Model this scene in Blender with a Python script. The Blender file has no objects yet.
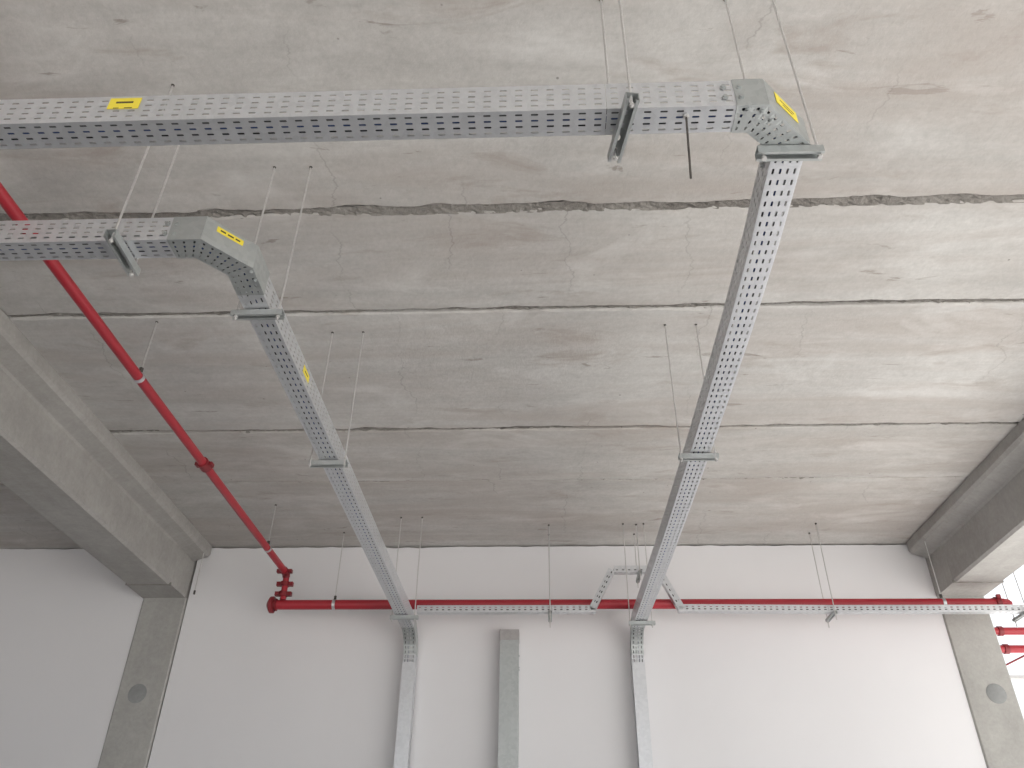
import bpy, math, random
from mathutils import Vector, Matrix, noise

random.seed(7)
scene = bpy.context.scene
COL = scene.collection
CZ = 1.6                      # camera height above the floor; ceiling soffit is 3.0 m above it
ZC = CZ + 3.0
YW = 7.23                     # white end wall

# ------------------------------------------------------------------ camera
def camera():
    p, y, r = 0.592214, -0.0451686, 0.0128019
    cp, sp, cy, sy = math.cos(p), math.sin(p), math.cos(y), math.sin(y)
    F = Vector((sy*cp, cy*cp, sp)); R0 = Vector((cy, -sy, 0)); U0 = R0.cross(F)
    c, s = math.cos(r), math.sin(r)
    R = c*R0 + s*U0; U = -s*R0 + c*U0
    cd = bpy.data.cameras.new('camera'); co = bpy.data.objects.new('camera', cd); COL.objects.link(co)
    m = Matrix((R, U, -F)).transposed().to_4x4(); m.translation = (0, 0, CZ)
    co.matrix_world = m
    cd.sensor_width = 36; cd.lens = 800.5/1024*36; cd.clip_start = .05; cd.clip_end = 300
    scene.camera = co
camera()

# ------------------------------------------------------------------ light
w = bpy.data.worlds.new('overcast_sky'); scene.world = w; w.use_nodes = True
w.node_tree.nodes['Background'].inputs[0].default_value = (.89, .945, 1.0, 1)
w.node_tree.nodes['Background'].inputs[1].default_value = .7
sd = bpy.data.lights.new('sun', 'SUN'); so = bpy.data.objects.new('sun', sd); COL.objects.link(so)
sd.energy = 9.0; sd.angle = math.radians(3); sd.color = (1, .975, .95)
so.rotation_euler = Vector((-.60, .55, -.60)).to_track_quat('-Z', 'Y').to_euler()
so.location = (20, -6, 20)

vs = scene.view_settings
vs.view_transform = 'Standard'; vs.look = 'None'; vs.gamma = 1; vs.use_curve_mapping = False
vs.exposure = 1.08

# ------------------------------------------------------------------ materials
def newmat(name):
    m = bpy.data.materials.new(name); m.use_nodes = True
    nt = m.node_tree
    return m, nt, nt.nodes['Principled BSDF']
def N(nt, t, **kw):
    n = nt.nodes.new(t)
    for k, v in kw.items(): setattr(n, k, v)
    return n
def math_n(nt, op, a, b=None, c=None):
    n = N(nt, 'ShaderNodeMath', operation=op)
    for i, v in enumerate((a, b, c)):
        if v is None: continue
        if isinstance(v, (int, float)): n.inputs[i].default_value = v
        else: nt.links.new(v, n.inputs[i])
    return n.outputs[0]
def ramp(nt, fac, lo, hi, c0=(0, 0, 0, 1), c1=(1, 1, 1, 1)):
    n = N(nt, 'ShaderNodeValToRGB'); e = n.color_ramp.elements
    e[0].position, e[1].position = lo, hi; e[0].color, e[1].color = c0, c1
    nt.links.new(fac, n.inputs[0]); return n.outputs[0]
def mixc(nt, fac, a, b, mode='MIX'):
    n = N(nt, 'ShaderNodeMix', data_type='RGBA', blend_type=mode)
    for i, v in ((0, fac), (6, a), (7, b)):
        if isinstance(v, (int, float)): n.inputs[i].default_value = v
        elif isinstance(v, tuple): n.inputs[i].default_value = v
        else: nt.links.new(v, n.inputs[i])
    return n.outputs[2]
def coords(nt, scale, rnd=True, mult=37.0):
    tc = N(nt, 'ShaderNodeTexCoord'); src = tc.outputs['Object']
    if rnd:
        oi = N(nt, 'ShaderNodeObjectInfo'); v = N(nt, 'ShaderNodeVectorMath', operation='ADD')
        k = math_n(nt, 'MULTIPLY', oi.outputs['Random'], mult)
        cb = N(nt, 'ShaderNodeCombineXYZ')
        for i in range(3): nt.links.new(k, cb.inputs[i])
        nt.links.new(src, v.inputs[0]); nt.links.new(cb.outputs[0], v.inputs[1]); src = v.outputs[0]
    mp = N(nt, 'ShaderNodeMapping'); mp.inputs['Scale'].default_value = scale
    nt.links.new(src, mp.inputs[0]); return mp.outputs[0]
def noise_n(nt, vec, scale, detail=4, rough=.55, dist=0):
    n = N(nt, 'ShaderNodeTexNoise'); n.inputs['Scale'].default_value = scale
    n.inputs['Detail'].default_value = detail; n.inputs['Roughness'].default_value = rough
    n.inputs['Distortion'].default_value = dist
    nt.links.new(vec, n.inputs['Vector']); return n.outputs[0]

def concrete(name, base, dark, stain=None, streak=(.5, 9, 1), streak_amt=.5, cracks=False, bump=.15, rough=.85):
    m, nt, b = newmat(name)
    c1 = coords(nt, (1, 1, 1)); c2 = coords(nt, streak)
    big = ramp(nt, noise_n(nt, c1, .9, 5, .6), .3, .72)
    col = mixc(nt, big, dark, base)
    st = ramp(nt, noise_n(nt, c2, 1.0, 6, .65, .3), .32, .68)
    col = mixc(nt, streak_amt, col, mixc(nt, st, (.62, .61, .6, 1), (1.12, 1.12, 1.11, 1), 'MIX'), 'MULTIPLY')
    fine = ramp(nt, noise_n(nt, c1, 38, 5, .7), .3, .7)
    col = mixc(nt, .45, col, mixc(nt, fine, (.8, .8, .8, 1), (1.12, 1.12, 1.12, 1)), 'MULTIPLY')
    mid = ramp(nt, noise_n(nt, coords(nt, (1, 1.7, 1), mult=71), 7, 5, .7, .4), .3, .7)
    col = mixc(nt, .4, col, mixc(nt, mid, (.78, .775, .77, 1), (1.12, 1.12, 1.12, 1)), 'MULTIPLY')
    if stain:
        c3 = coords(nt, (1.0, 3.4, 1), mult=91)
        sp = ramp(nt, noise_n(nt, c3, 1.5, 5, .65, .5), .58, .70)
        col = mixc(nt, math_n(nt, 'MULTIPLY', sp, .7), col, stain)
        c4 = coords(nt, (2.2, 9, 1), mult=53)
        pt = ramp(nt, noise_n(nt, c4, 1.1, 5, .6, .8), .66, .7)
        col = mixc(nt, math_n(nt, 'MULTIPLY', pt, .6), col, (.2, .165, .14, 1))
        c5 = coords(nt, (.28, 2.0, 1), mult=67)
        bd = ramp(nt, noise_n(nt, c5, 1.3, 5, .62, .9), .44, .66)
        col = mixc(nt, math_n(nt, 'MULTIPLY', bd, .6), col, (.40, .355, .325, 1))
        c6 = coords(nt, (.8, 1.6, 1), mult=23)
        lt = ramp(nt, noise_n(nt, c6, 1.7, 5, .62, .5), .55, .72)
        col = mixc(nt, math_n(nt, 'MULTIPLY', lt, .38), col, (.74, .735, .72, 1))
    hgt = fine
    if cracks:
        tc = N(nt, 'ShaderNodeTexCoord'); sx = N(nt, 'ShaderNodeSeparateXYZ')
        nt.links.new(coords(nt, (1, 1, 1), mult=11.3), sx.inputs[0])
        wob = noise_n(nt, coords(nt, (.35, 1, 1), mult=29), 2.2, 6, .62)
        wob2 = noise_n(nt, coords(nt, (1, 1, 1), mult=17), 1.0, 2, .5)
        xx = math_n(nt, 'ADD', sx.outputs[0], math_n(nt, 'MULTIPLY', wob, .42))
        fr = math_n(nt, 'ABSOLUTE', math_n(nt, 'SUBTRACT', math_n(nt, 'FRACT', math_n(nt, 'DIVIDE', xx, .63)), .5))
        ln = ramp(nt, fr, .0025, .009, (1, 1, 1, 1), (0, 0, 0, 1))
        msk = ramp(nt, wob2, .52, .62)
        k = math_n(nt, 'MULTIPLY', ln, msk)
        col = mixc(nt, math_n(nt, 'MULTIPLY', k, .26), col, (.09, .075, .065, 1))
        holes = N(nt, 'ShaderNodeTexVoronoi'); holes.inputs['Scale'].default_value = 4.2
        nt.links.new(c1, holes.inputs['Vector'])
        hm = ramp(nt, holes.outputs['Distance'], .018, .034, (1, 1, 1, 1), (0, 0, 0, 1))
        col = mixc(nt, math_n(nt, 'MULTIPLY', hm, .6), col, (.08, .07, .06, 1))
    oi = N(nt, 'ShaderNodeObjectInfo')
    tint = ramp(nt, oi.outputs['Random'], 0, 1, (.93, .92, .91, 1), (1.0, 1.0, 1.0, 1))
    col = mixc(nt, 1.0, col, tint, 'MULTIPLY')
    nt.links.new(col, b.inputs['Base Color']); b.inputs['Roughness'].default_value = rough
    bp = N(nt, 'ShaderNodeBump'); bp.inputs['Strength'].default_value = bump; bp.inputs['Distance'].default_value = .01
    nt.links.new(math_n(nt, 'ADD', hgt, st), bp.inputs['Height']); nt.links.new(bp.outputs[0], b.inputs['Normal'])
    return m

M_SLAB = concrete('slab_concrete', (.58, .57, .553, 1), (.47, .455, .438, 1), stain=(.36, .315, .285, 1), streak=(.45, 6, 1), streak_amt=.3, cracks=True)
M_BEAM = concrete('beam_concrete', (.43, .42, .405, 1), (.34, .33, .315, 1), streak=(5, .6, 2), streak_amt=.35, bump=.1)
M_COLM = concrete('column_concrete', (.45, .445, .425, 1), (.38, .375, .36, 1), streak=(2, 2, 1.2), streak_amt=.35, bump=.1)
M_GROUT = concrete('joint_mortar_concrete', (.40, .385, .36, 1), (.22, .205, .19, 1), streak=(6, 6, 6), streak_amt=.7, bump=.8, rough=.95)
M_FLOOR = concrete('floor_concrete', (.34, .34, .345, 1), (.30, .30, .305, 1), bump=.05, rough=.6)
M_BOUNCE_PAVE = concrete('pale_bounce_paving', (.74, .73, .71, 1), (.68, .67, .65, 1), bump=.05)
M_GROUND = concrete('ground_gravel', (.45, .43, .40, 1), (.38, .36, .33, 1), streak=(3, 3, 3), bump=.2)

def paint():
    m, nt, b = newmat('white_wall_paint')
    c = coords(nt, (1, 1, 1)); n = ramp(nt, noise_n(nt, c, .7, 4, .6), .3, .7)
    col = mixc(nt, n, (.69, .682, .694, 1), (.72, .712, .723, 1))
    nt.links.new(col, b.inputs['Base Color']); b.inputs['Roughness'].default_value = .8
    bp = N(nt, 'ShaderNodeBump'); bp.inputs['Strength'].default_value = .06; bp.inputs['Distance'].default_value = .005
    nt.links.new(noise_n(nt, c, 60, 4), bp.inputs['Height']); nt.links.new(bp.outputs[0], b.inputs['Normal'])
    return m
M_WALL = paint()

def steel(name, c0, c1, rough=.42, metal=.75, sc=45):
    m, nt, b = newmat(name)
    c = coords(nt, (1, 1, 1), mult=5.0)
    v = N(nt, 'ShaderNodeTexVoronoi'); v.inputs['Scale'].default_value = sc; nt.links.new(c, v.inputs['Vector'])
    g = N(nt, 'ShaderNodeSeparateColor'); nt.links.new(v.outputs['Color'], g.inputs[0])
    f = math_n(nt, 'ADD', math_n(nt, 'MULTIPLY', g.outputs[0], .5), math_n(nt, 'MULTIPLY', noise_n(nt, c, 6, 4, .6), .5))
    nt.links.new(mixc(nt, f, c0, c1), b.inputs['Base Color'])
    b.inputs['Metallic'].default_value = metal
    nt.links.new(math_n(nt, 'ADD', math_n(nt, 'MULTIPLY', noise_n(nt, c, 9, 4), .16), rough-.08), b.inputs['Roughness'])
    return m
M_STEEL = steel('galvanised_steel', (.57, .58, .60, 1), (.68, .69, .71, 1))
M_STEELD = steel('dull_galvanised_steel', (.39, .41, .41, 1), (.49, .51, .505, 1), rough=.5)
M_ROD = steel('zinc_rod_steel', (.50, .49, .48, 1), (.63, .62, .61, 1), rough=.5, sc=200, metal=.6)
M_SLEEVE = steel('weathered_zinc', (.38, .37, .365, 1), (.46, .45, .445, 1), rough=.55)
M_DARKST = steel('blackened_steel', (.07, .065, .06, 1), (.13, .12, .11, 1), rough=.5, metal=.6)

def plain(name, c, rough=.5, var=.12, sc=14, spec=.5):
    m, nt, b = newmat(name)
    n = noise_n(nt, coords(nt, (1, 1, 1)), sc, 4, .6)
    d = tuple(x*(1-var) for x in c[:3])+(1,); l = tuple(min(1, x*(1+var)) for x in c[:3])+(1,)
    nt.links.new(mixc(nt, n, d, l), b.inputs['Base Color']); b.inputs['Roughness'].default_value = rough
    b.inputs['Specular IOR Level'].default_value = spec
    return m
M_RED = plain('red_pipe_paint', (.37, .022, .034, 1), .4)
M_REDD = plain('dark_red_coupling_paint', (.21, .014, .02, 1), .45)
M_YEL = plain('yellow_sticker', (.72, .59, .05, 1), .5, .05)
M_INK = plain('black_print', (.06, .05, .02, 1), .6)
M_BLUE = plain('blue_cable_sheath', (.035, .07, .22, 1), .5)
M_GREYC = plain('grey_cable_sheath', (.07, .072, .075, 1), .55)
M_BLACK = plain('black_cable_sheath', (.025, .025, .03, 1), .5)
M_PATCH = concrete('patch_mortar', (.34, .35, .35, 1), (.29, .30, .30, 1), bump=.05)
M_PALE = plain('pale_grey_paint', (.55, .55, .55, 1), .6)

# ------------------------------------------------------------------ mesh helpers
class MB:
    def __init__(s): s.v = []; s.f = []
    def quad(s, *p):
        i = len(s.v); s.v += [tuple(q) for q in p]; s.f.append(tuple(range(i, i+len(p))))
    def box(s, a, b):
        (x0, y0, z0), (x1, y1, z1) = a, b; i = len(s.v)
        s.v += [(x0,y0,z0),(x1,y0,z0),(x1,y1,z0),(x0,y1,z0),(x0,y0,z1),(x1,y0,z1),(x1,y1,z1),(x0,y1,z1)]
        for q in ((0,3,2,1),(4,5,6,7),(0,1,5,4),(1,2,6,5),(2,3,7,6),(3,0,4,7)): s.f.append(tuple(i+k for k in q))
    def obox(s, c, ax, ay, az):
        c, ax, ay, az = map(Vector, (c, ax, ay, az)); i = len(s.v)
        for sx, sy, sz in ((-1,-1,-1),(1,-1,-1),(1,1,-1),(-1,1,-1),(-1,-1,1),(1,-1,1),(1,1,1),(-1,1,1)):
            s.v.append(tuple(c+ax*sx+ay*sy+az*sz))
        for q in ((0,3,2,1),(4,5,6,7),(0,1,5,4),(1,2,6,5),(2,3,7,6),(3,0,4,7)): s.f.append(tuple(i+k for k in q))
    def loft(s, pts, rads, n=12, caps=True):
        pts = [Vector(p) for p in pts]; i0 = len(s.v); ref = None
        for k, p in enumerate(pts):
            a = pts[max(0, k-1)]; b = pts[min(len(pts)-1, k+1)]
            t = (b-a).normalized() if (b-a).length > 1e-9 else Vector((0, 0, 1))
            if ref is None: ref = t.orthogonal().normalized()
            ref = (ref - t*ref.dot(t)).normalized(); bi = t.cross(ref)
            for j in range(n):
                an = 2*math.pi*j/n
                s.v.append(tuple(p+(ref*math.cos(an)+bi*math.sin(an))*rads[k]))
        for k in range(len(pts)-1):
            for j in range(n):
                a = i0+k*n+j; b = i0+k*n+(j+1) % n
                s.f.append((a, b, b+n, a+n))
        if caps:
            s.f.append(tuple(i0+j for j in reversed(range(n))))
            s.f.append(tuple(i0+(len(pts)-1)*n+j for j in range(n)))
    def cyl(s, a, b, r, n=12): s.loft([a, b], [r, r], n)
    def prism(s, poly, y0, y1):
        n = len(poly); i = len(s.v)
        s.v += [(x, y0, z) for x, z in poly] + [(x, y1, z) for x, z in poly]
        for k in range(n): s.f.append((i+k, i+(k+1) % n, i+n+(k+1) % n, i+n+k))
        s.f.append(tuple(i+k for k in reversed(range(n)))); s.f.append(tuple(i+n+k for k in range(n)))
    def build(s, name, mat, parent=None, smooth=False, origin=None):
        me = bpy.data.meshes.new(name)
        v = s.v
        if origin is not None:
            o = Vector(origin); v = [tuple(Vector(p)-o) for p in v]
        me.from_pydata(v, [], s.f); me.update()
        if smooth:
            me.polygons.foreach_set('use_smooth', [True]*len(me.polygons))
            try: me.set_sharp_from_angle(angle=math.radians(35))
            except Exception: pass
        me.materials.append(mat)
        ob = bpy.data.objects.new(name, me); COL.objects.link(ob)
        if origin is not None: ob.location = origin
        if parent: put(ob, parent)
        return ob
def put(ob, parent):
    ob.parent = parent
    # every thing's empty is unrotated: keep the child where it was drawn
    p = parent; off = Vector((0, 0, 0))
    while p is not None: off += p.location; p = p.parent
    ob.location = Vector(ob.location) - off
def tag(o, label=None, cat=None, group=None, kind=None):
    if label: o['label'] = label
    if cat: o['category'] = cat
    if group: o['group'] = group
    if kind: o['kind'] = kind
    return o
def thing(name, loc, label, cat, group=None):
    o = bpy.data.objects.new(name, None); o.empty_display_size = .1; COL.objects.link(o); o.location = loc
    return tag(o, label, cat, group)
def solid(ob, t, off=0):
    md = ob.modifiers.new('sheet', 'SOLIDIFY'); md.thickness = t; md.offset = off
    return ob

# ------------------------------------------------------------------ setting
mb = MB(); mb.box((-9.5, -4.5, -.2), (3.97, 7.6, 0)); fl = mb.build('floor', M_FLOOR)
tag(fl, 'grey concrete floor of the hall', 'floor', kind='structure')
mb = MB(); mb.box((3.975, -14, -.2), (16, 16, -.004)); tag(mb.build('bounce_pavement', M_BOUNCE_PAVE), 'unseen pale paving added at the right to bounce sunlight upwards', 'bounce_pavement', kind='structure')  # unseen, added pale so sunlight bounces up onto the right beam soffit
mb = MB(); mb.quad((-80, -80, -.21), (80, -80, -.21), (80, 80, -.21), (-80, 80, -.21))
tag(mb.build('ground', M_GROUND), 'pale bare ground outside the hall', 'ground', kind='structure')

# ceiling: floor slabs side by side with rough, chipped, mortar-filled joints
mb = MB(); mb.box((-9.6, -4.62, ZC+.17), (7.05, 7.6, ZC+.3)); ceil = mb.build('ceiling', M_GROUT)
tag(ceil, 'ceiling of bare precast concrete slabs with rough mortar joints', 'ceiling', kind='structure')
JOINTS = [(-4.6, .02), (-2.87, .02), (-1.5, .016), (-.69, .02), (.68, .02), (1.47, .02), (2.862, .044), (3.668, .024), (5.04, .032), (5.872, .014), (7.40, .0)]
BAYS = [(-9.5, -3.62), (-3.50, 3.66), (3.78, 7.0)]
def slab(x0, x1, y0, y1, g0, g1, seed, main):
    n = int((x1-x0)/(.022 if main else .06)); m = MB(); rows = []
    dz = .004*math.sin(seed*2.3)
    for i in range(n+1):
        x = x0+(x1-x0)*i/n
        def rag(y, g, k):
            a = noise.noise((x*1.3, seed*3.1+k, 1.7))*.5+noise.noise((x*6.5, seed*3.1+k, 4.2))*.32+noise.noise((x*21, seed+k, 9.1))*.2
            return a*g*.75
        c0 = max(0, noise.noise((x*5, seed+.3, 2))+.05)*(.010+g0*.25); c1 = max(0, noise.noise((x*5, seed+7.3, 5))+.05)*(.010+g1*.25)
        ya = y0+g0/2+rag(y0, g0, 0); yb = y1-g1/2+rag(y1, g1, 11)
        z = ZC+dz
        rows.append([(x, ya, ZC+.165), (x, ya, z+.006+c0), (x, ya+.008+c0*1.5, z), (x, (ya*2+yb)/3, z), (x, (ya+yb*2)/3, z), (x, yb-.008-c1*1.5, z), (x, yb, z+.006+c1), (x, yb, ZC+.165)])
    k = len(rows[0])
    for r in rows: m.v += r
    for i in range(n):
        for j in range(k-1):
            a = i*k+j; m.f.append((a, a+1, a+k+1, a+k))
    m.f.append(tuple(range(k))); m.f.append(tuple(n*k+j for j in reversed(range(k))))
    return m.build('slab', M_SLAB, ceil)
def mortar(x0, x1, y, g, seed):
    n = int((x1-x0)/.02); m = MB(); k = 7; wdt = g*1.15+.02
    for i in range(n+1):
        x = x0+(x1-x0)*i/n
        base = (.003 if g > .04 else .014)+.035*max(0, noise.noise((x*.9, seed, 3))+.05)
        for j in range(k):
            t = j/(k-1)-.5
            zz = base+.014*noise.noise((x*18, t*5, seed))+.010*noise.noise((x*45, t*9, seed+3))
            m.v.append((x, y+t*wdt, ZC+max(.0015, zz)))
    for i in range(n):
        for j in range(k-1):
            a = i*k+j; m.f.append((a, a+1, a+k+1, a+k))
    return m.build('joint_mortar', M_GROUT, ceil)
sd_ = 0
for bi, (x0, x1) in enumerate(BAYS):
    for i in range(len(JOINTS)-1):
        (y0, g0), (y1, g1) = JOINTS[i], JOINTS[i+1]; sd_ += 1
        slab(x0, x1, y0, y1, g0, g1, sd_, y1 > 1.4 and bi < 2)
        if y1 > 1.4 and y1 < 7 and bi < 2: mortar(x0, x1, y1, g1, sd_)

# white end wall, its top edge trowelled unevenly under the slabs
def wall_sheet(name, x0, x1, label):
    m = MB(); n = int((x1-x0)/.03)
    for i in range(n+1):
        x = x0+(x1-x0)*i/n
        zt = ZC-.010-.014*max(0, noise.noise((x*1.2, 3, 1)))+.008*noise.noise((x*8, 4, 2))
        m.v += [(x, YW, 0), (x, YW, zt-.05), (x, YW, zt), (x, YW+.16, zt), (x, YW+.16, 0)]
    for i in range(n):
        for j in range(4):
            a = i*5+j; m.f.append((a, a+5, a+6, a+1))
    m.f.append((0, 1, 2, 3, 4)); m.f.append(tuple(n*5+j for j in (4, 3, 2, 1, 0)))
    return tag(m.build(name, M_WALL), label, 'wall', kind='structure')
wall_sheet('wall_end', -3.34, 3.57, 'white painted end wall between the two concrete columns')
wall_sheet('wall_end_left', -9.5, -3.76, 'white painted wall left of the left concrete column')
mb = MB(); mb.box((-9.7, -4.5, 0), (-9.5, 7.6, ZC+.17)); tag(mb.build('wall_left', M_WALL), 'white painted side wall of the left bay', 'wall', kind='structure')
mb = MB(); mb.box((-9.7, -4.7, 0), (-5.5, -4.5, ZC+.17)); tag(mb.build('light_block_wall', M_WALL), 'unseen wall added behind the viewer to cut light at the left', 'wall', kind='structure')  # unseen wall, added to block daylight from the left rear

# columns with a round mortar patch, and precast beams with overhanging top flanges
ZB = CZ+2.49
def column(x0, x1, label, px, pz):
    m = MB(); c = .012
    poly = [(x0, YW+.3), (x0, YW-.015+c), (x0+c, YW-.015), (x1-c, YW-.015), (x1, YW-.015+c), (x1, YW+.3)]
    n = len(poly); m.v += [(x, y, 0) for x, y in poly]+[(x, y, ZB) for x, y in poly]
    for k in range(n): m.f.append((k, (k+1) % n, n+(k+1) % n, n+k))
    m.f.append(tuple(range(n-1, -1, -1))); m.f.append(tuple(range(n, 2*n)))
    col = tag(m.build('concrete_column', M_COLM), label, 'column', 'concrete columns in the end wall', 'structure')
    m = MB(); m.loft([(px, YW-.010, pz), (px, YW-.017, pz), (px, YW-.0185, pz)], [.082, .082, .078], 28)
    m.build('patch_disc', M_PATCH, col, smooth=True)
    m = MB(); m.box((x0+.004, YW-.19, ZB-.012), (x1-.004, YW+.28, ZB)); 
    return col
column(-3.765, -3.35, 'grey concrete column at the left with a round patch', -3.583, CZ+1.633)
column(3.55, 3.965, 'grey concrete column at the right beside the bright opening', 3.80, CZ+1.647)
def beam(xi, xo, s, label):
    # xi inner web face, xo outer web face, s=+1 when the inner side faces +x
    e = .148; m = MB(); b = .02
    poly = []
    for sx, xf in ((s, xi), (-s, xo)):
        poly.append([(xf+sx*e, ZC-.002), (xf+sx*e, ZC-.085), (xf+sx*(e-.02), ZC-.112), (xf+sx*.012, ZC-.158), (xf, ZC-.175), (xf-sx*.0, ZB+b), (xf-sx*b, ZB)])
    pts = poly[0]+poly[1][::-1]
    m.prism(pts, -4.5, 6.86)
    # last stretch over the column: narrower flange ends, straight sides
    m2 = MB(); m2.prism([(xi, ZC-.003), (xi, ZB), (xo, ZB), (xo, ZC-.003)], 6.86, 7.5)
    fl2 = MB(); fl2.prism([(xi+s*e, ZC-.003), (xi+s*e, ZC-.085), (xi+s*(e-.02), ZC-.112), (xi, ZC-.158), (xo, ZC-.158), (xo-s*(e-.02), ZC-.112), (xo-s*e, ZC-.085), (xo-s*e, ZC-.003)], 6.86, 7.2)
    o = tag(m.build('concrete_beam', M_BEAM), label, 'beam', 'precast concrete beams', 'structure')
    m2.build('end_block', M_BEAM, o); fl2.build('flange_end', M_BEAM, o)
    j = MB(); j.box((min(xi, xo)-.003, 6.85, ZB-.004), (max(xi, xo)+.003, 6.866, ZB+.02)); j.build('soffit_joint', M_GROUT, o)
    return o
beam(-3.36, -3.77, 1, 'precast concrete beam running along the left bay above the left column')
beam(3.545, 3.965, -1, 'precast concrete beam at the right next to the bright opening')

# ------------------------------------------------------------------ perforated sheet
def sheet(mb, f, L, rows, pitch=.05, slen=.024, swid=.0075, across=False, n=None, solid_cols=()):
    """f(s, j) -> point at length s on row boundary j; rows: list of (height, slotted) between boundaries."""
    n = n or max(1, int(round(L/pitch))); cl = L/n; R = len(rows); base = len(mb.v)
    for i in range(n+1):
        for j in range(R+1): mb.v.append(tuple(f(L*i/n, j)))
    idx = lambda i, j: base+i*(R+1)+j
    for i in range(n):
        for j, (h, slot) in enumerate(rows):
            a, b, c, d = idx(i, j), idx(i+1, j), idx(i+1, j+1), idx(i, j+1)
            if not slot or i in solid_cols: mb.f.append((a, b, c, d)); continue
            A, B, C, D = (Vector(mb.v[q]) for q in (a, b, c, d))
            fu = min(.8, (slen if not across else swid)/cl)/2; fv = min(.8, (swid if not across else slen)/h)/2
            k = len(mb.v)
            def P(u, v): return tuple(A*(1-u)*(1-v)+B*u*(1-v)+C*u*v+D*(1-u)*v)
            r = .3
            if not across:
                hole = [P(.5-fu, .5-fv*r), P(.5-fu+fv*.25, .5-fv), P(.5+fu-fv*.25, .5-fv), P(.5+fu, .5-fv*r), P(.5+fu, .5+fv*r), P(.5+fu-fv*.25, .5+fv), P(.5-fu+fv*.25, .5+fv), P(.5-fu, .5+fv*r)]
            else:
                hole = [P(.5-fu, .5-fv*.8), P(.5-fu*.4, .5-fv), P(.5+fu*.4, .5-fv), P(.5+fu, .5-fv*.8), P(.5+fu, .5+fv*.8), P(.5+fu*.4, .5+fv), P(.5-fu*.4, .5+fv), P(.5-fu, .5+fv*.8)]
            mb.v += hole
            H = [k+q for q in range(8)]
            mb.f += [(a, H[0], H[1]), (a, b, H[2], H[1]), (b, H[3], H[2]), (b, c, H[4], H[3]), (c, H[5], H[4]), (c, d, H[6], H[5]), (d, H[7], H[6]), (d, a, H[0], H[7])]
def tray_rows(w, h, bot=True, side=True, nb=4, ns=4, lip=.008):
    mS = .010; mB = .0045
    s = [(mS, 0)]+[((h-2*mS)/ns, side)]*ns+[(mS, 0)]
    b = [(mB, 0)]+[((w-2*mB)/nb, bot)]*nb+[(mB, 0)]
    rows = [(lip, 0)]+s+b+s+[(lip, 0)]
    prof = [(lip, h), (0, h)]; y = h
    for q, _ in s: y -= q; prof.append((0, max(0, y) if y > 1e-6 else 0))
    x = 0
    for q, _ in b: x += q; prof.append((x, 0))
    y = 0
    for q, _ in s: y += q; prof.append((w, y))
    prof.append((w-lip, h))
    return rows, prof
def tray(name, parent, L0, R0, L1, R1, z, h, bot=True, side=True, mat=None, across=False, nb=4, ns=4, z1=None):
    """open cable tray, bottom corners given in plan at both ends."""
    L0, R0, L1, R1 = (Vector((p[0], p[1], 0)) for p in (L0, R0, L1, R1)); z1 = z if z1 is None else z1
    w = (R0-L0).length; Ln = ((L1+R1)/2-(L0+R0)/2).length
    rows, prof = tray_rows(w, h, bot, side, nb, ns)
    def f(s, j):
        t = s/Ln; a, b = prof[j]; u = a/w
        p = (L0*(1-u)+R0*u)*(1-t)+(L1*(1-u)+R1*u)*t
        return Vector((p.x, p.y, CZ+z*(1-t)+z1*t+b))
    mb = MB(); sheet(mb, f, Ln, rows, across=across)
    return solid(mb.build(name, mat or M_STEEL, parent), .0018)
def mitre(name, parent, outer, inner, z, h, mat, sides=True, across=(0, 1)):
    mb = MB(); rows, prof = tray_rows(.105, h, True, False, 4, 4)
    for k in range(len(outer)-1):
        L0, R0, L1, R1 = (Vector((p[0], p[1], 0)) for p in (inner[k], outer[k], inner[k+1], outer[k+1]))
        Ln = ((L1+R1)/2-(L0+R0)/2).length
        def f(s, j):
            t = s/Ln; a, b = prof[j]; u = a/.105
            p = (L0*(1-u)+R0*u)*(1-t)+(L1*(1-u)+R1*u)*t
            return Vector((p.x, p.y, CZ+z+b))
        sheet(mb, f, Ln, rows, pitch=.032, across=k in across, slen=.0125, swid=.0075)
    return solid(mb.build(name, mat, parent), .002)
def bolt(parent, p, n, r=.007, h=.006, mat=None):
    mb = MB(); p = Vector(p); n = Vector(n).normalized()
    mb.loft([p, p+n*h*.5, p+n*(h*.5+.0002), p+n*(h+.003)], [r*1.5, r*1.5, r, r], 8); mb.build('bolt', mat or M_STEELD, parent)

def riser(parent, xl0, xr0, y0, xl1, xr1, z, h, yf, zbot):
    """curved bend from the horizontal tray down to a covered vertical length on the wall."""
    r = yf-y0; w = xr0-xl0; rows, prof = tray_rows(w, h, True, False); Ln = r*math.pi/2
    def f(s, j):
        an = s/Ln*math.pi/2; a, b = prof[j]; t = s/Ln; u = a/w
        rr = r+b; x = (xl0*(1-t)+xl1*t)*(1-u)+(xr0*(1-t)+xr1*t)*u
        return Vector((x, y0+rr*math.sin(an), CZ+z-r+rr*math.cos(an)))
    mb = MB(); sheet(mb, f, Ln, rows, n=7)
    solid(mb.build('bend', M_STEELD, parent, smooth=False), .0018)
    zt = z-r; rows, prof = tray_rows(xr1-xl1, h, True, True); w = xr1-xl1
    def g(s, j): a, b = prof[j]; return Vector((xl1+a, yf+b, CZ+zt-s))
    mb = MB(); sheet(mb, g, .07, rows, n=2, slen=.026); solid(mb.build('coupling', M_STEEL, parent), .0018)
    rows, prof = tray_rows(w+.004, h, False, True)
    L = CZ+zt-.07-zbot
    def g2(s, j): a, b = prof[j]; return Vector((xl1-.002+a, yf-.004+b, CZ+zt-.07-s))
    mb = MB(); sheet(mb, g2, L, rows); solid(mb.build('vertical_duct', M_STEEL, parent), .0018)

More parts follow.
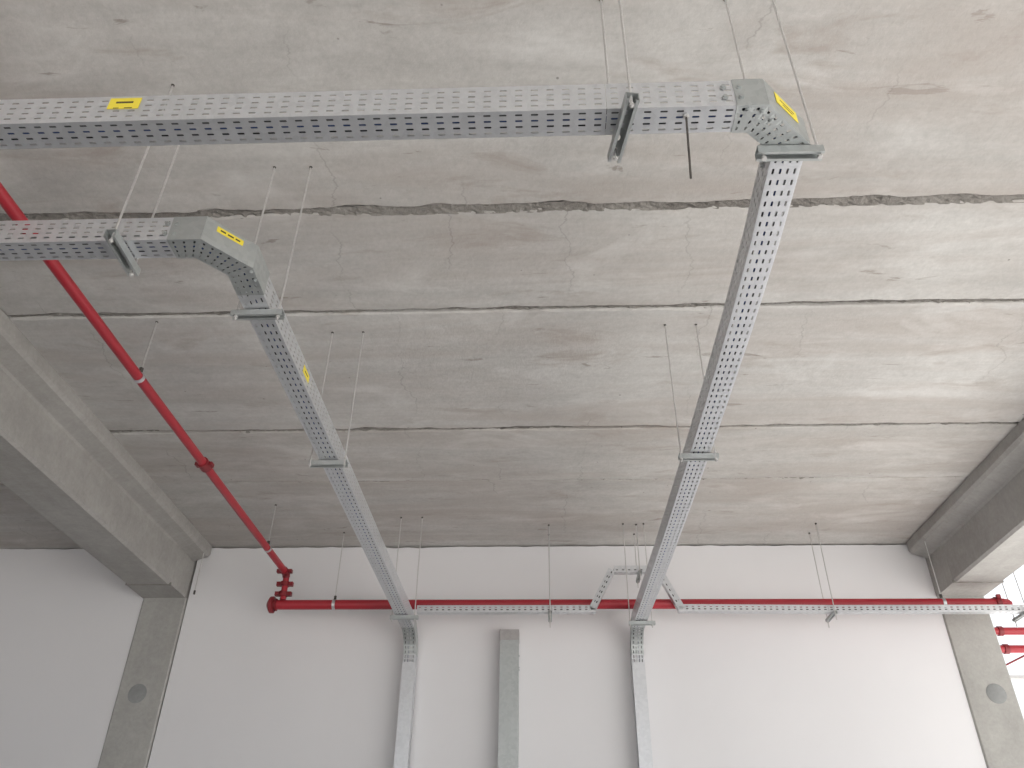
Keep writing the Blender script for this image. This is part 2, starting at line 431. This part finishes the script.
def sticker(parent, c, u, v, n, hw, hh, marks):
    c, u, v, n = Vector(c), Vector(u).normalized(), Vector(v).normalized(), Vector(n).normalized()
    mb = MB(); mb.obox(c, u*hw, v*hh, n*.0006); st = mb.build('sticker', M_YEL, parent)
    st['label'] = 'yellow sticker with small black print'
    mb = MB()
    for (a0, a1, b0, b1) in marks:
        mb.obox(c+u*(hw*(a0+a1)/2)+v*(hh*(b0+b1)/2)+n*.0008, u*(hw*(a1-a0)/2), v*(hh*(b1-b0)/2), n*.0003)
    mb.build('print', M_INK, st)

# ------------------------------------------------------------------ big tray, right
ZT = 2.12; HR = .125; HL = .116
tr = thing('cable_tray', (0.3, 1.66, CZ+ZT), 'large perforated galvanised cable tray crossing the top and turning back at the right', 'cable tray', 'large hanging cable trays')
xs = [-4.6, -2.2, .215, .626]
for a, b in zip(xs[:-1], xs[1:]):
    tray('tray_length', tr, (a, 1.709), (a, 1.610), (b-.002, 1.709), (b-.002, 1.610), ZT, HR)
outer = [(.618, 1.607), (.716, 1.607), (.886, 1.768), (.884, 1.83)]
inner = [(.618, 1.712), (.668, 1.712), (.770, 1.800), (.772, 1.83)]
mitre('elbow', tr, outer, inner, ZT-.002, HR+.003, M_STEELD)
segs = [((x-.001, y), (x+.105, y)) for x, y in ((.772, 1.805), (.774, 1.855), (.790, 2.25), (.799, 2.75), (.801, 3.3), (.800, 3.86), (.794, 4.6), (.783, 5.4), (.768, 6.2), (.752, 6.92))]
for k in range(len(segs)-1):
    (l0, r0), (l1, r1) = segs[k], segs[k+1]
    tray('tray_length', tr, l0, r0, l1, r1, ZT+(.001 if k else -.001), HR-.01)
riser(tr, .752, .855, 6.92, .748, .852, ZT, .110, 7.10, 0)
for x in (.585, .635):
    for z in (.035, .085): bolt(tr, (x, 1.606, CZ+ZT+z), (0, -1, 0))
for p in ((.655, 1.625), (.700, 1.632), (.735, 1.668)): bolt(tr, (p[0], p[1], CZ+ZT-.003), (0, 0, -1), .006)
for y in (1.83, 1.88, 1.905): bolt(tr, (.770+(y-1.83)*.03, y, CZ+ZT+.06), (-1, 0, 0))
sticker(tr, (-1.351, 1.6075, CZ+ZT+.086), (1, 0, 0), (0, 0, 1), (0, -1, 0), .052, .027, [(-.55, .55, .02, .34), (-.6, -.25, -.95, -.8), (.1, .6, -.95, -.8)])
dn = Vector((.161, -.170, 0)).normalized(); dd = Vector((.170, .161, 0)).normalized()
sticker(tr, Vector((.801, 1.6875, CZ+ZT+.082))+dn*.003, dd, (0, 0, 1), dn, .062, .026, [(-.6, .7, .1, .25), (-.4, .5, -.4, -.25)])

# ------------------------------------------------------------------ big tray, left
tl = thing('cable_tray', (-1.5, 2.2, CZ+ZT), 'perforated galvanised cable tray at the left that turns back towards the end wall', 'cable tray', 'large hanging cable trays')
for a, b in ((-4.6, -3.4), (-3.4, -1.40)):
    tray('tray_length', tl, (a, 2.243), (a, 2.146), (b-.002, 2.243), (b-.002, 2.146), ZT, HL)
outer = [(-1.405, 2.144), (-1.275, 2.144), (-1.128, 2.310), (-1.130, 2.47)]
inner = [(-1.405, 2.246), (-1.330, 2.246), (-1.238, 2.349), (-1.241, 2.47)]
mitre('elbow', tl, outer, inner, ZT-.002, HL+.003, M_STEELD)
segs = [((-1.243, 2.472), (-1.134, 2.40)), ((-1.243, 2.60), (-1.136, 2.60)), ((-1.240, 3.87), (-1.134, 3.87)), ((-1.246, 5.6), (-1.139, 5.6)), ((-1.250, 6.92), (-1.142, 6.92))]
for k in range(len(segs)-1):
    (l0, r0), (l1, r1) = segs[k], segs[k+1]
    tray('tray_length', tl, l0, r0, l1, r1, ZT+.001, HL-.006)
riser(tl, -1.250, -1.142, 6.92, -1.243, -1.136, ZT, .108, 7.10, 0)
for z in (.03, .08):
    for x in (-1.42, -1.385): bolt(tl, (x, 2.143, CZ+ZT+z), (0, -1, 0))
for p in ((-1.14, 2.33), (-1.14, 2.38)): bolt(tl, (p[0], p[1], CZ+ZT-.003), (0, 0, -1), .006)
dn = Vector((.166, -.147, 0)).normalized(); dd = Vector((.147, .166, 0)).normalized()
sticker(tl, Vector((-1.207, 2.222, CZ+ZT+.085))+dn*.003, dd, (0, 0, 1), dn, .056, .013, [(-.75, -.35, -.3, .3), (-.2, .25, -.35, .25), (.4, .75, -.3, .3)])
sticker(tl, (-1.1335, 3.13, CZ+ZT+.06), (0, 1, 0), (0, 0, 1), (1, 0, 0), .05, .02, [(-.5, .5, -.1, .2)])

# cables glimpsed through the slots
def cable(pts, r, mat, label, group):
    mb = MB(); mb.loft([(x, y, CZ+z) for x, y, z in pts], [r]*len(pts), 8)
    return tag(mb.build('cable', mat, smooth=True), label, 'cable', group)
def lay(inner, outer, u, ph, r, z0, yf, y0, zr):
    """cable resting in a tray: follows the tray's two edges, then drops with its bend"""
    pts = []
    for k in range(len(inner)-1):
        a0, a1, b0, b1 = (Vector((*p, 0)) for p in (inner[k], inner[k+1], outer[k], outer[k+1]))
        n = max(1, int((a1-a0).length/.09))
        for i in range(n):
            t = i/n; q = len(pts); v = u+.02*math.sin(q*.17+ph)+.01*math.sin(q*.41+ph*2)
            p = (a0*(1-t)+a1*t)*(1-v)+(b0*(1-t)+b1*t)*v
            pts.append((p.x, p.y, z0+.006+r))
    xe = inner[-1][0]*(1-u)+outer[-1][0]*u; R = yf-y0; rr = R+.006+r
    for i in range(8):
        an = i/7*math.pi/2; pts.append((xe, y0+rr*math.sin(an), z0-R+rr*math.cos(an)))
    pts.append((xe, y0+rr, zr))
    return pts
pathR = ([(-4.5, 1.709), (.606, 1.709), (.665, 1.709), (.772, 1.802), (.800, 3.3), (.783, 5.4), (.752, 6.92)],
         [(-4.5, 1.610), (.606, 1.610), (.708, 1.612), (.879, 1.80), (.905, 3.3), (.888, 5.4), (.857, 6.92)])
pathL = ([(-4.5, 2.243), (-1.405, 2.243), (-1.330, 2.243), (-1.239, 2.350), (-1.240, 3.87), (-1.250, 6.92)],
         [(-4.5, 2.148), (-1.405, 2.148), (-1.280, 2.148), (-1.135, 2.312), (-1.136, 3.87), (-1.142, 6.92)])
for (pi, po), nm in ((pathR, 'large right tray'), (pathL, 'left tray')):
    for u, ph, m, cn in ((.21, .4, M_BLACK, 'black'), (.50, 2.2, M_BLUE, 'dark blue'), (.79, 4.1, M_GREYC, 'dark grey')):
        cable(lay(pi, po, u, ph, .0095, ZT, 7.10, 6.92, 1.55), .0095, m, f'{cn} cable seen through the slots of the {nm}', 'cables in the trays')

# ------------------------------------------------------------------ trapeze hangers
def channel(mb, a, b, w=.036, h=.026):
    """slotted strut channel from a to b (top centre line); open at the bottom, slots in its back"""
    a, b = Vector(a), Vector(b); d = (b-a); L = d.length; d.normalize(); s = d.cross(Vector((0, 0, 1))).normalized()
    prof = [(-w/2+.008, -h+.004), (-w/2+.008, -h), (-w/2, -h), (-w/2, 0), (-w/2+.011, 0), (w/2-.011, 0), (w/2, 0), (w/2, -h), (w/2-.008, -h), (w/2-.008, -h+.004)]
    rows = [(1, 0)]*4+[(w-.022, True)]+[(1, 0)]*4
    def f(t, j): p = prof[j]; return a+d*t+s*p[0]+Vector((0, 0, p[1]))
    sheet(mb, f, L, rows, pitch=.05, slen=.022, swid=.010)
def hanger(ends, rods, label, ztop=ZC, zr=None, rod_r=.0043, drop=.05, wch=.036, hch=.026):
    (xa, ya), (xb, yb) = ends; z = CZ+(ZT-.007 if zr is None else zr)
    t = thing('trapeze_hanger', ((xa+xb)/2, (ya+yb)/2, z), label, 'hanger', 'trapeze hangers on threaded rods')
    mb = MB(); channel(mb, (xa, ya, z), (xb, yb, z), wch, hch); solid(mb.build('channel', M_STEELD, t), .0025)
    for x, y in rods:
        mb = MB(); mb.cyl((x, y, z-drop), (x, y, ztop+.01), rod_r, 8); r = mb.build('threaded_rod', M_ROD, t, smooth=True)
        for q in (z-hch-.012, z+.002):
            mb = MB(); mb.cyl((x, y, q), (x, y, q+.009), rod_r*2.0, 6); mb.build('nut', M_ROD, r)
        mb = MB(); mb.loft([(x, y, ztop-.010), (x, y, ztop-.003), (x, y, ztop+.004)], [rod_r*1.4, rod_r*1.9, rod_r*1.9], 10); mb.build('anchor', M_DARKST, r)
    return t
hanger([(.712, 1.782), (.925, 1.785)], [(.733, 1.783), (.912, 1.780)], 'slotted channel hanger under the elbow of the large right tray', drop=.04, wch=.038, hch=.030)
hanger([(.735, 3.85), (.948, 3.85)], [(.745, 3.835), (.930, 3.835)], 'slotted channel hanger halfway along the right tray')
hanger([(.705, 6.74), (.925, 6.74)], [(.715, 6.74), (.90, 6.74)], 'slotted channel hanger under the far end of the right tray near the wall')
hanger([(-1.295, 2.575), (-1.078, 2.575)], [(-1.270, 2.562), (-1.095, 2.566)], 'slotted channel hanger under the left tray just past its elbow')
hanger([(-1.295, 3.89), (-1.085, 3.89)], [(-1.283, 3.86), (-1.092, 3.86)], 'slotted channel hanger halfway along the left tray')
hanger([(-1.290, 6.58), (-1.055, 6.58)], [(-1.275, 6.575), (-1.085, 6.575)], 'slotted channel hanger under the far end of the left tray near the wall')
hanger([(.287, 1.548), (.246, 1.790)], [(.284, 1.562), (.248, 1.768)], 'slotted channel hanger under the large tray across the top', wch=.04, hch=.034)
hanger([(-1.585, 2.080), (-1.590, 2.300)], [(-1.583, 2.098), (-1.589, 2.285)], 'slotted channel hanger under the left tray before its elbow', wch=.04, hch=.034)

# ------------------------------------------------------------------ narrow tray along the end wall, stepping over the right tray
YF, YB = 6.785, 6.850; ZN = 2.212; HN = .058
nt_ = thing('cable_tray', (1.5, 6.82, CZ+ZN), 'narrow perforated cable tray along the end wall that steps up over the right tray', 'cable tray')
def narrow(x0, z0, x1, z1, mat=M_STEEL):
    L = math.hypot(x1-x0, z1-z0); d = Vector((x1-x0, 0, z1-z0))/L; up = Vector((-d.z, 0, d.x))
    rows, prof = tray_rows(YB-YF, HN, True, True, 2, 2, .005)
    def f(s, j):
        a, b = prof[j]; p = Vector((x0, YB-a, CZ+z0))+d*s+up*b; return p
    mb = MB(); sheet(mb, f, L, rows, slen=.022, swid=.009); solid(mb.build('tray_length', mat, nt_), .0018)
for a in ((-1.105, ZN, .06, ZN), (.062, ZN, .435, ZN), (.430, ZN+.01, .618, 2.575), (.612, 2.565, .985, 2.565), (.985, 2.56, 1.145, 2.225), (1.138, ZN+.006, 2.4, ZN-.004), (2.402, ZN-.004, 4.7, ZN-.004)):
    narrow(*a)
for x, zz, lab in ((.045, ZN, 'small hanger carrying the narrow wall tray left of its step'), (.835, 2.565, 'small hanger on the raised step of the narrow wall tray'), (2.44, ZN-.004, 'small hanger carrying the narrow wall tray near the right column'), (4.02, ZN-.004, 'small hanger carrying the narrow wall tray in the bright opening')):
    hanger([(x, 6.745), (x, 6.985)], [(x, 6.757), (x, 6.972)], lab, zr=zz-.003, rod_r=.0045, drop=.075, wch=.03, hch=.022)

cable([(x, 6.8175, z+.029) for x, z in ((-1.06, ZN), (.385, ZN), (.423, 2.242), (.573, 2.524), (.63, 2.567), (.975, 2.567), (1.027, 2.51), (1.155, 2.242), (1.19, ZN+.003), (4.65, ZN-.002))], .015, M_GREYC, 'thick dark cable added inside the narrow wall tray to darken its slots', 'cables in the trays')  # cable added inside so the narrow tray's slots read dark

# middle wall duct
t = thing('wall_duct', (-.315, 7.17, 0), 'plain galvanised duct standing alone on the end wall between the two risers', 'duct')
zt = CZ+2.161
mb = MB(); mb.box((-.398, 7.115, 0), (-.234, 7.228, zt-.09)); mb.build('duct_body', M_STEELD, t)
mb = MB(); mb.box((-.401, 7.111, zt-.092), (-.231, 7.228, zt)); mb.build('end_sleeve', M_SLEEVE, t)
for z in (zt-.22, zt-.32, zt-.34): bolt(t, (-.234, 7.15, z), (1, 0, 0), .006)

# loose rod sticking down through the large tray
t = thing('threaded_rod', (.462, 1.648, CZ+1.84), 'loose threaded rod poking down through the large tray across the top', 'rod')
mb = MB(); mb.cyl((.449, 1.648, CZ+1.838), (.464, 1.640, CZ+2.108), .0036, 8); mb.build('rod', M_DARKST, t)
mb = MB(); mb.cyl((.464, 1.640, CZ+2.106), (.464, 1.640, CZ+2.117), .009, 6); mb.build('nut', M_ROD, t)
t = thing('threaded_rod', (-3.236, 7.1, CZ+2.5), 'short threaded rod dangling beside the left column', 'rod')
mb = MB(); mb.cyl((-3.236, 7.1, CZ+2.50), (-3.236, 7.1, ZC-.10), .005, 8); mb.build('rod', M_ROD, t)
mb = MB(); mb.cyl((-3.236, 7.1, CZ+2.485), (-3.236, 7.1, CZ+2.52), .010, 8); mb.build('end_nut', M_DARKST, t)

# ------------------------------------------------------------------ red sprinkler pipes
PY, PZ, PR = 6.905, CZ+2.318, .042
t = thing('sprinkler_pipe', (.8, PY, PZ), 'long red sprinkler main running level along the end wall', 'pipe')
mb = MB(); mb.cyl((-2.40, PY, PZ), (3.93, PY, PZ), PR, 20); mb.build('pipe', M_RED, t, smooth=True)
mb = MB(); mb.loft([(-2.372, PY, PZ), (-2.374, PY, PZ), (-2.378, PY, PZ), (-2.386, PY, PZ)], [PR, PR, PR*1.3, PR*1.3], 20)
mb.loft([(-2.38, PY, PZ), (-2.40, PY, PZ), (-2.405, PY, PZ), (-2.432, PY, PZ), (-2.446, PY, PZ), (-2.462, PY, PZ)], [PR*1.05, PR*1.1, PR*1.75, PR*1.75, PR*1.3, PR*.6], 20)
mb.build('end_cap', M_REDD, t, smooth=True)
mb = MB(); mb.loft([(3.86, PY, PZ), (3.862, PY, PZ), (3.90, PY, PZ), (3.902, PY, PZ)], [PR, PR*1.3, PR*1.3, PR], 20); 
for s in (-1, 1): mb.box((3.865, PY+s*.05-.012, PZ-.014+.04), (3.897, PY+s*.05+.012, PZ+.02+.04))
mb.build('coupling', M_REDD, t, smooth=True)
mb = MB(); mb.loft([(3.93, PY, PZ), (3.975, PY, PZ), (4.0, PY, PZ)], [PR, PR*.85, PR*.45], 20); mb.build('end_plug', M_RED, t, smooth=True)

P1 = Vector((-2.335, PY, CZ+2.602))
b2 = thing('sprinkler_branch', (-2.33, 4, CZ+2.57), 'thin red branch pipe slanting across the left, joined to the main by a drop', 'pipe')
# X from the calibrated crossing points of the branch with the tray run and the end drop
P0 = Vector((-2.312, -3.0, CZ+2.565)); BR = .0285
mb = MB(); mb.cyl(P0, P1, BR, 16); mb.build('pipe', M_RED, b2, smooth=True)
def along(y): k = (y-P0.y)/(P1.y-P0.y); return P0.lerp(P1, k)
dv = (P1-P0).normalized()
mb = MB(); c = along(4.80)
mb.loft([c-dv*.045, c-dv*.043, c+dv*.043, c+dv*.045], [BR, BR*1.4, BR*1.4, BR], 16)
for s in (-1, 1): mb.obox(c+Vector((s*.047, 0, 0)), (.012, 0, 0), dv*.024, (0, 0, .012))
mb.build('coupling', M_REDD, b2, smooth=True)
mb = MB(); c = P1
mb.loft([P1-dv*.10, P1-dv*.098, P1-dv*.02, P1+Vector((0, 0, -.03))], [BR*1.25]*2+[BR*1.3, BR*1.15], 14)
for s in (-1, 1): mb.obox(P1-dv*.07+Vector((s*.05, 0, 0)), (.018, 0, 0), dv*.02, (0, 0, .015))
mb.build('elbow', M_REDD, b2, smooth=True)
mb = MB(); mb.cyl(P1+Vector((0, 0, .0)), (P1.x+.004, PY, PZ+PR+.001), BR*.95, 14); mb.build('drop', M_RED, b2, smooth=True)
for z in (P1.z-.095, PZ+PR+.056):
    mb = MB()
    mb.loft([(P1.x, PY, z-.022), (P1.x, PY, z-.020), (P1.x, PY, z+.020), (P1.x, PY, z+.022)], [BR, BR*1.4, BR*1.4, BR], 14)
    for s in (-1, 1): mb.box((P1.x+s*.055-.018, PY-.02, z-.018), (P1.x+s*.055+.018, PY+.02, z+.018))
    mb.build('drop_coupling', M_REDD, b2, smooth=True)

def pipe_hanger(c, d, r, ztop, label):
    c = Vector(c); t = thing('pipe_hanger', c, label, 'hanger', 'single rod pipe hangers'); d = Vector(d).normalized()
    mb = MB(); mb.loft([c-d*.013, c-d*.0129, c+d*.0129, c+d*.013], [r+.001, r+.0045, r+.0045, r+.001], 18, caps=False); mb.build('clamp_ring', M_STEEL, t, smooth=True)
    mb = MB(); mb.cyl(c+Vector((0, 0, r+.004)), c+Vector((0, 0, r+.037)), .013, 6); mb.build('swivel_nut', M_DARKST, t)
    mb = MB(); mb.cyl(c+Vector((0, 0, r+.02)), (c.x, c.y, ztop+.008), .0045, 8); rd = mb.build('threaded_rod', M_ROD, t)
    mb = MB(); mb.cyl((c.x, c.y, ztop-.006), (c.x, c.y, ztop+.004), .009, 10); mb.build('anchor', M_DARKST, rd)
pipe_hanger((-1.862, PY, PZ), (1, 0, 0), PR, ZC, 'clamp and rod holding the red main between its left end and the left tray')
pipe_hanger((3.425, PY, PZ), (1, 0, 0), PR, ZC-.105, 'clamp and rod holding the red main below the right beam')
c = along(3.73); pipe_hanger(c, dv, BR, ZC, 'clamp and rod holding the red branch pipe at its middle')
c = along(6.30); pipe_hanger(c, dv, BR, ZC, 'clamp and rod holding the red branch pipe close to its drop')

# ------------------------------------------------------------------ beyond the right column
for z, lab in ((2.235, 'upper of two red pipes in the bright opening right of the column'), (2.075, 'lower of two red pipes in the bright opening right of the column')):
    t = thing('sprinkler_pipe', (5.2, 7.42, CZ+z), lab, 'pipe', 'red pipes in the bright opening')
    mb = MB(); mb.cyl((4.0, 7.42, CZ+z), (7.5, 7.42, CZ+z), .034, 16); mb.build('pipe', M_RED, t, smooth=True)
    mb = MB(); mb.loft([(4.09, 7.42, CZ+z), (4.092, 7.42, CZ+z), (4.13, 7.42, CZ+z), (4.132, 7.42, CZ+z)], [.034, .044, .044, .034], 16); mb.build('coupling', M_REDD, t, smooth=True)
mb = MB(); mb.cyl((3.98, 7.5, CZ+1.90), (5.6, 7.5, CZ+2.60), .008, 8)
tag(mb.build('brace_rod', M_REDD), 'thin slanting brace rod in the bright opening below the red pipes', 'rod')
mb = MB(); mb.box((3.97, 7.46, CZ+1.83), (7.5, 7.50, CZ+1.86))
tag(mb.build('rail', M_PALE), 'pale grey level rail in the bright opening', 'rail')
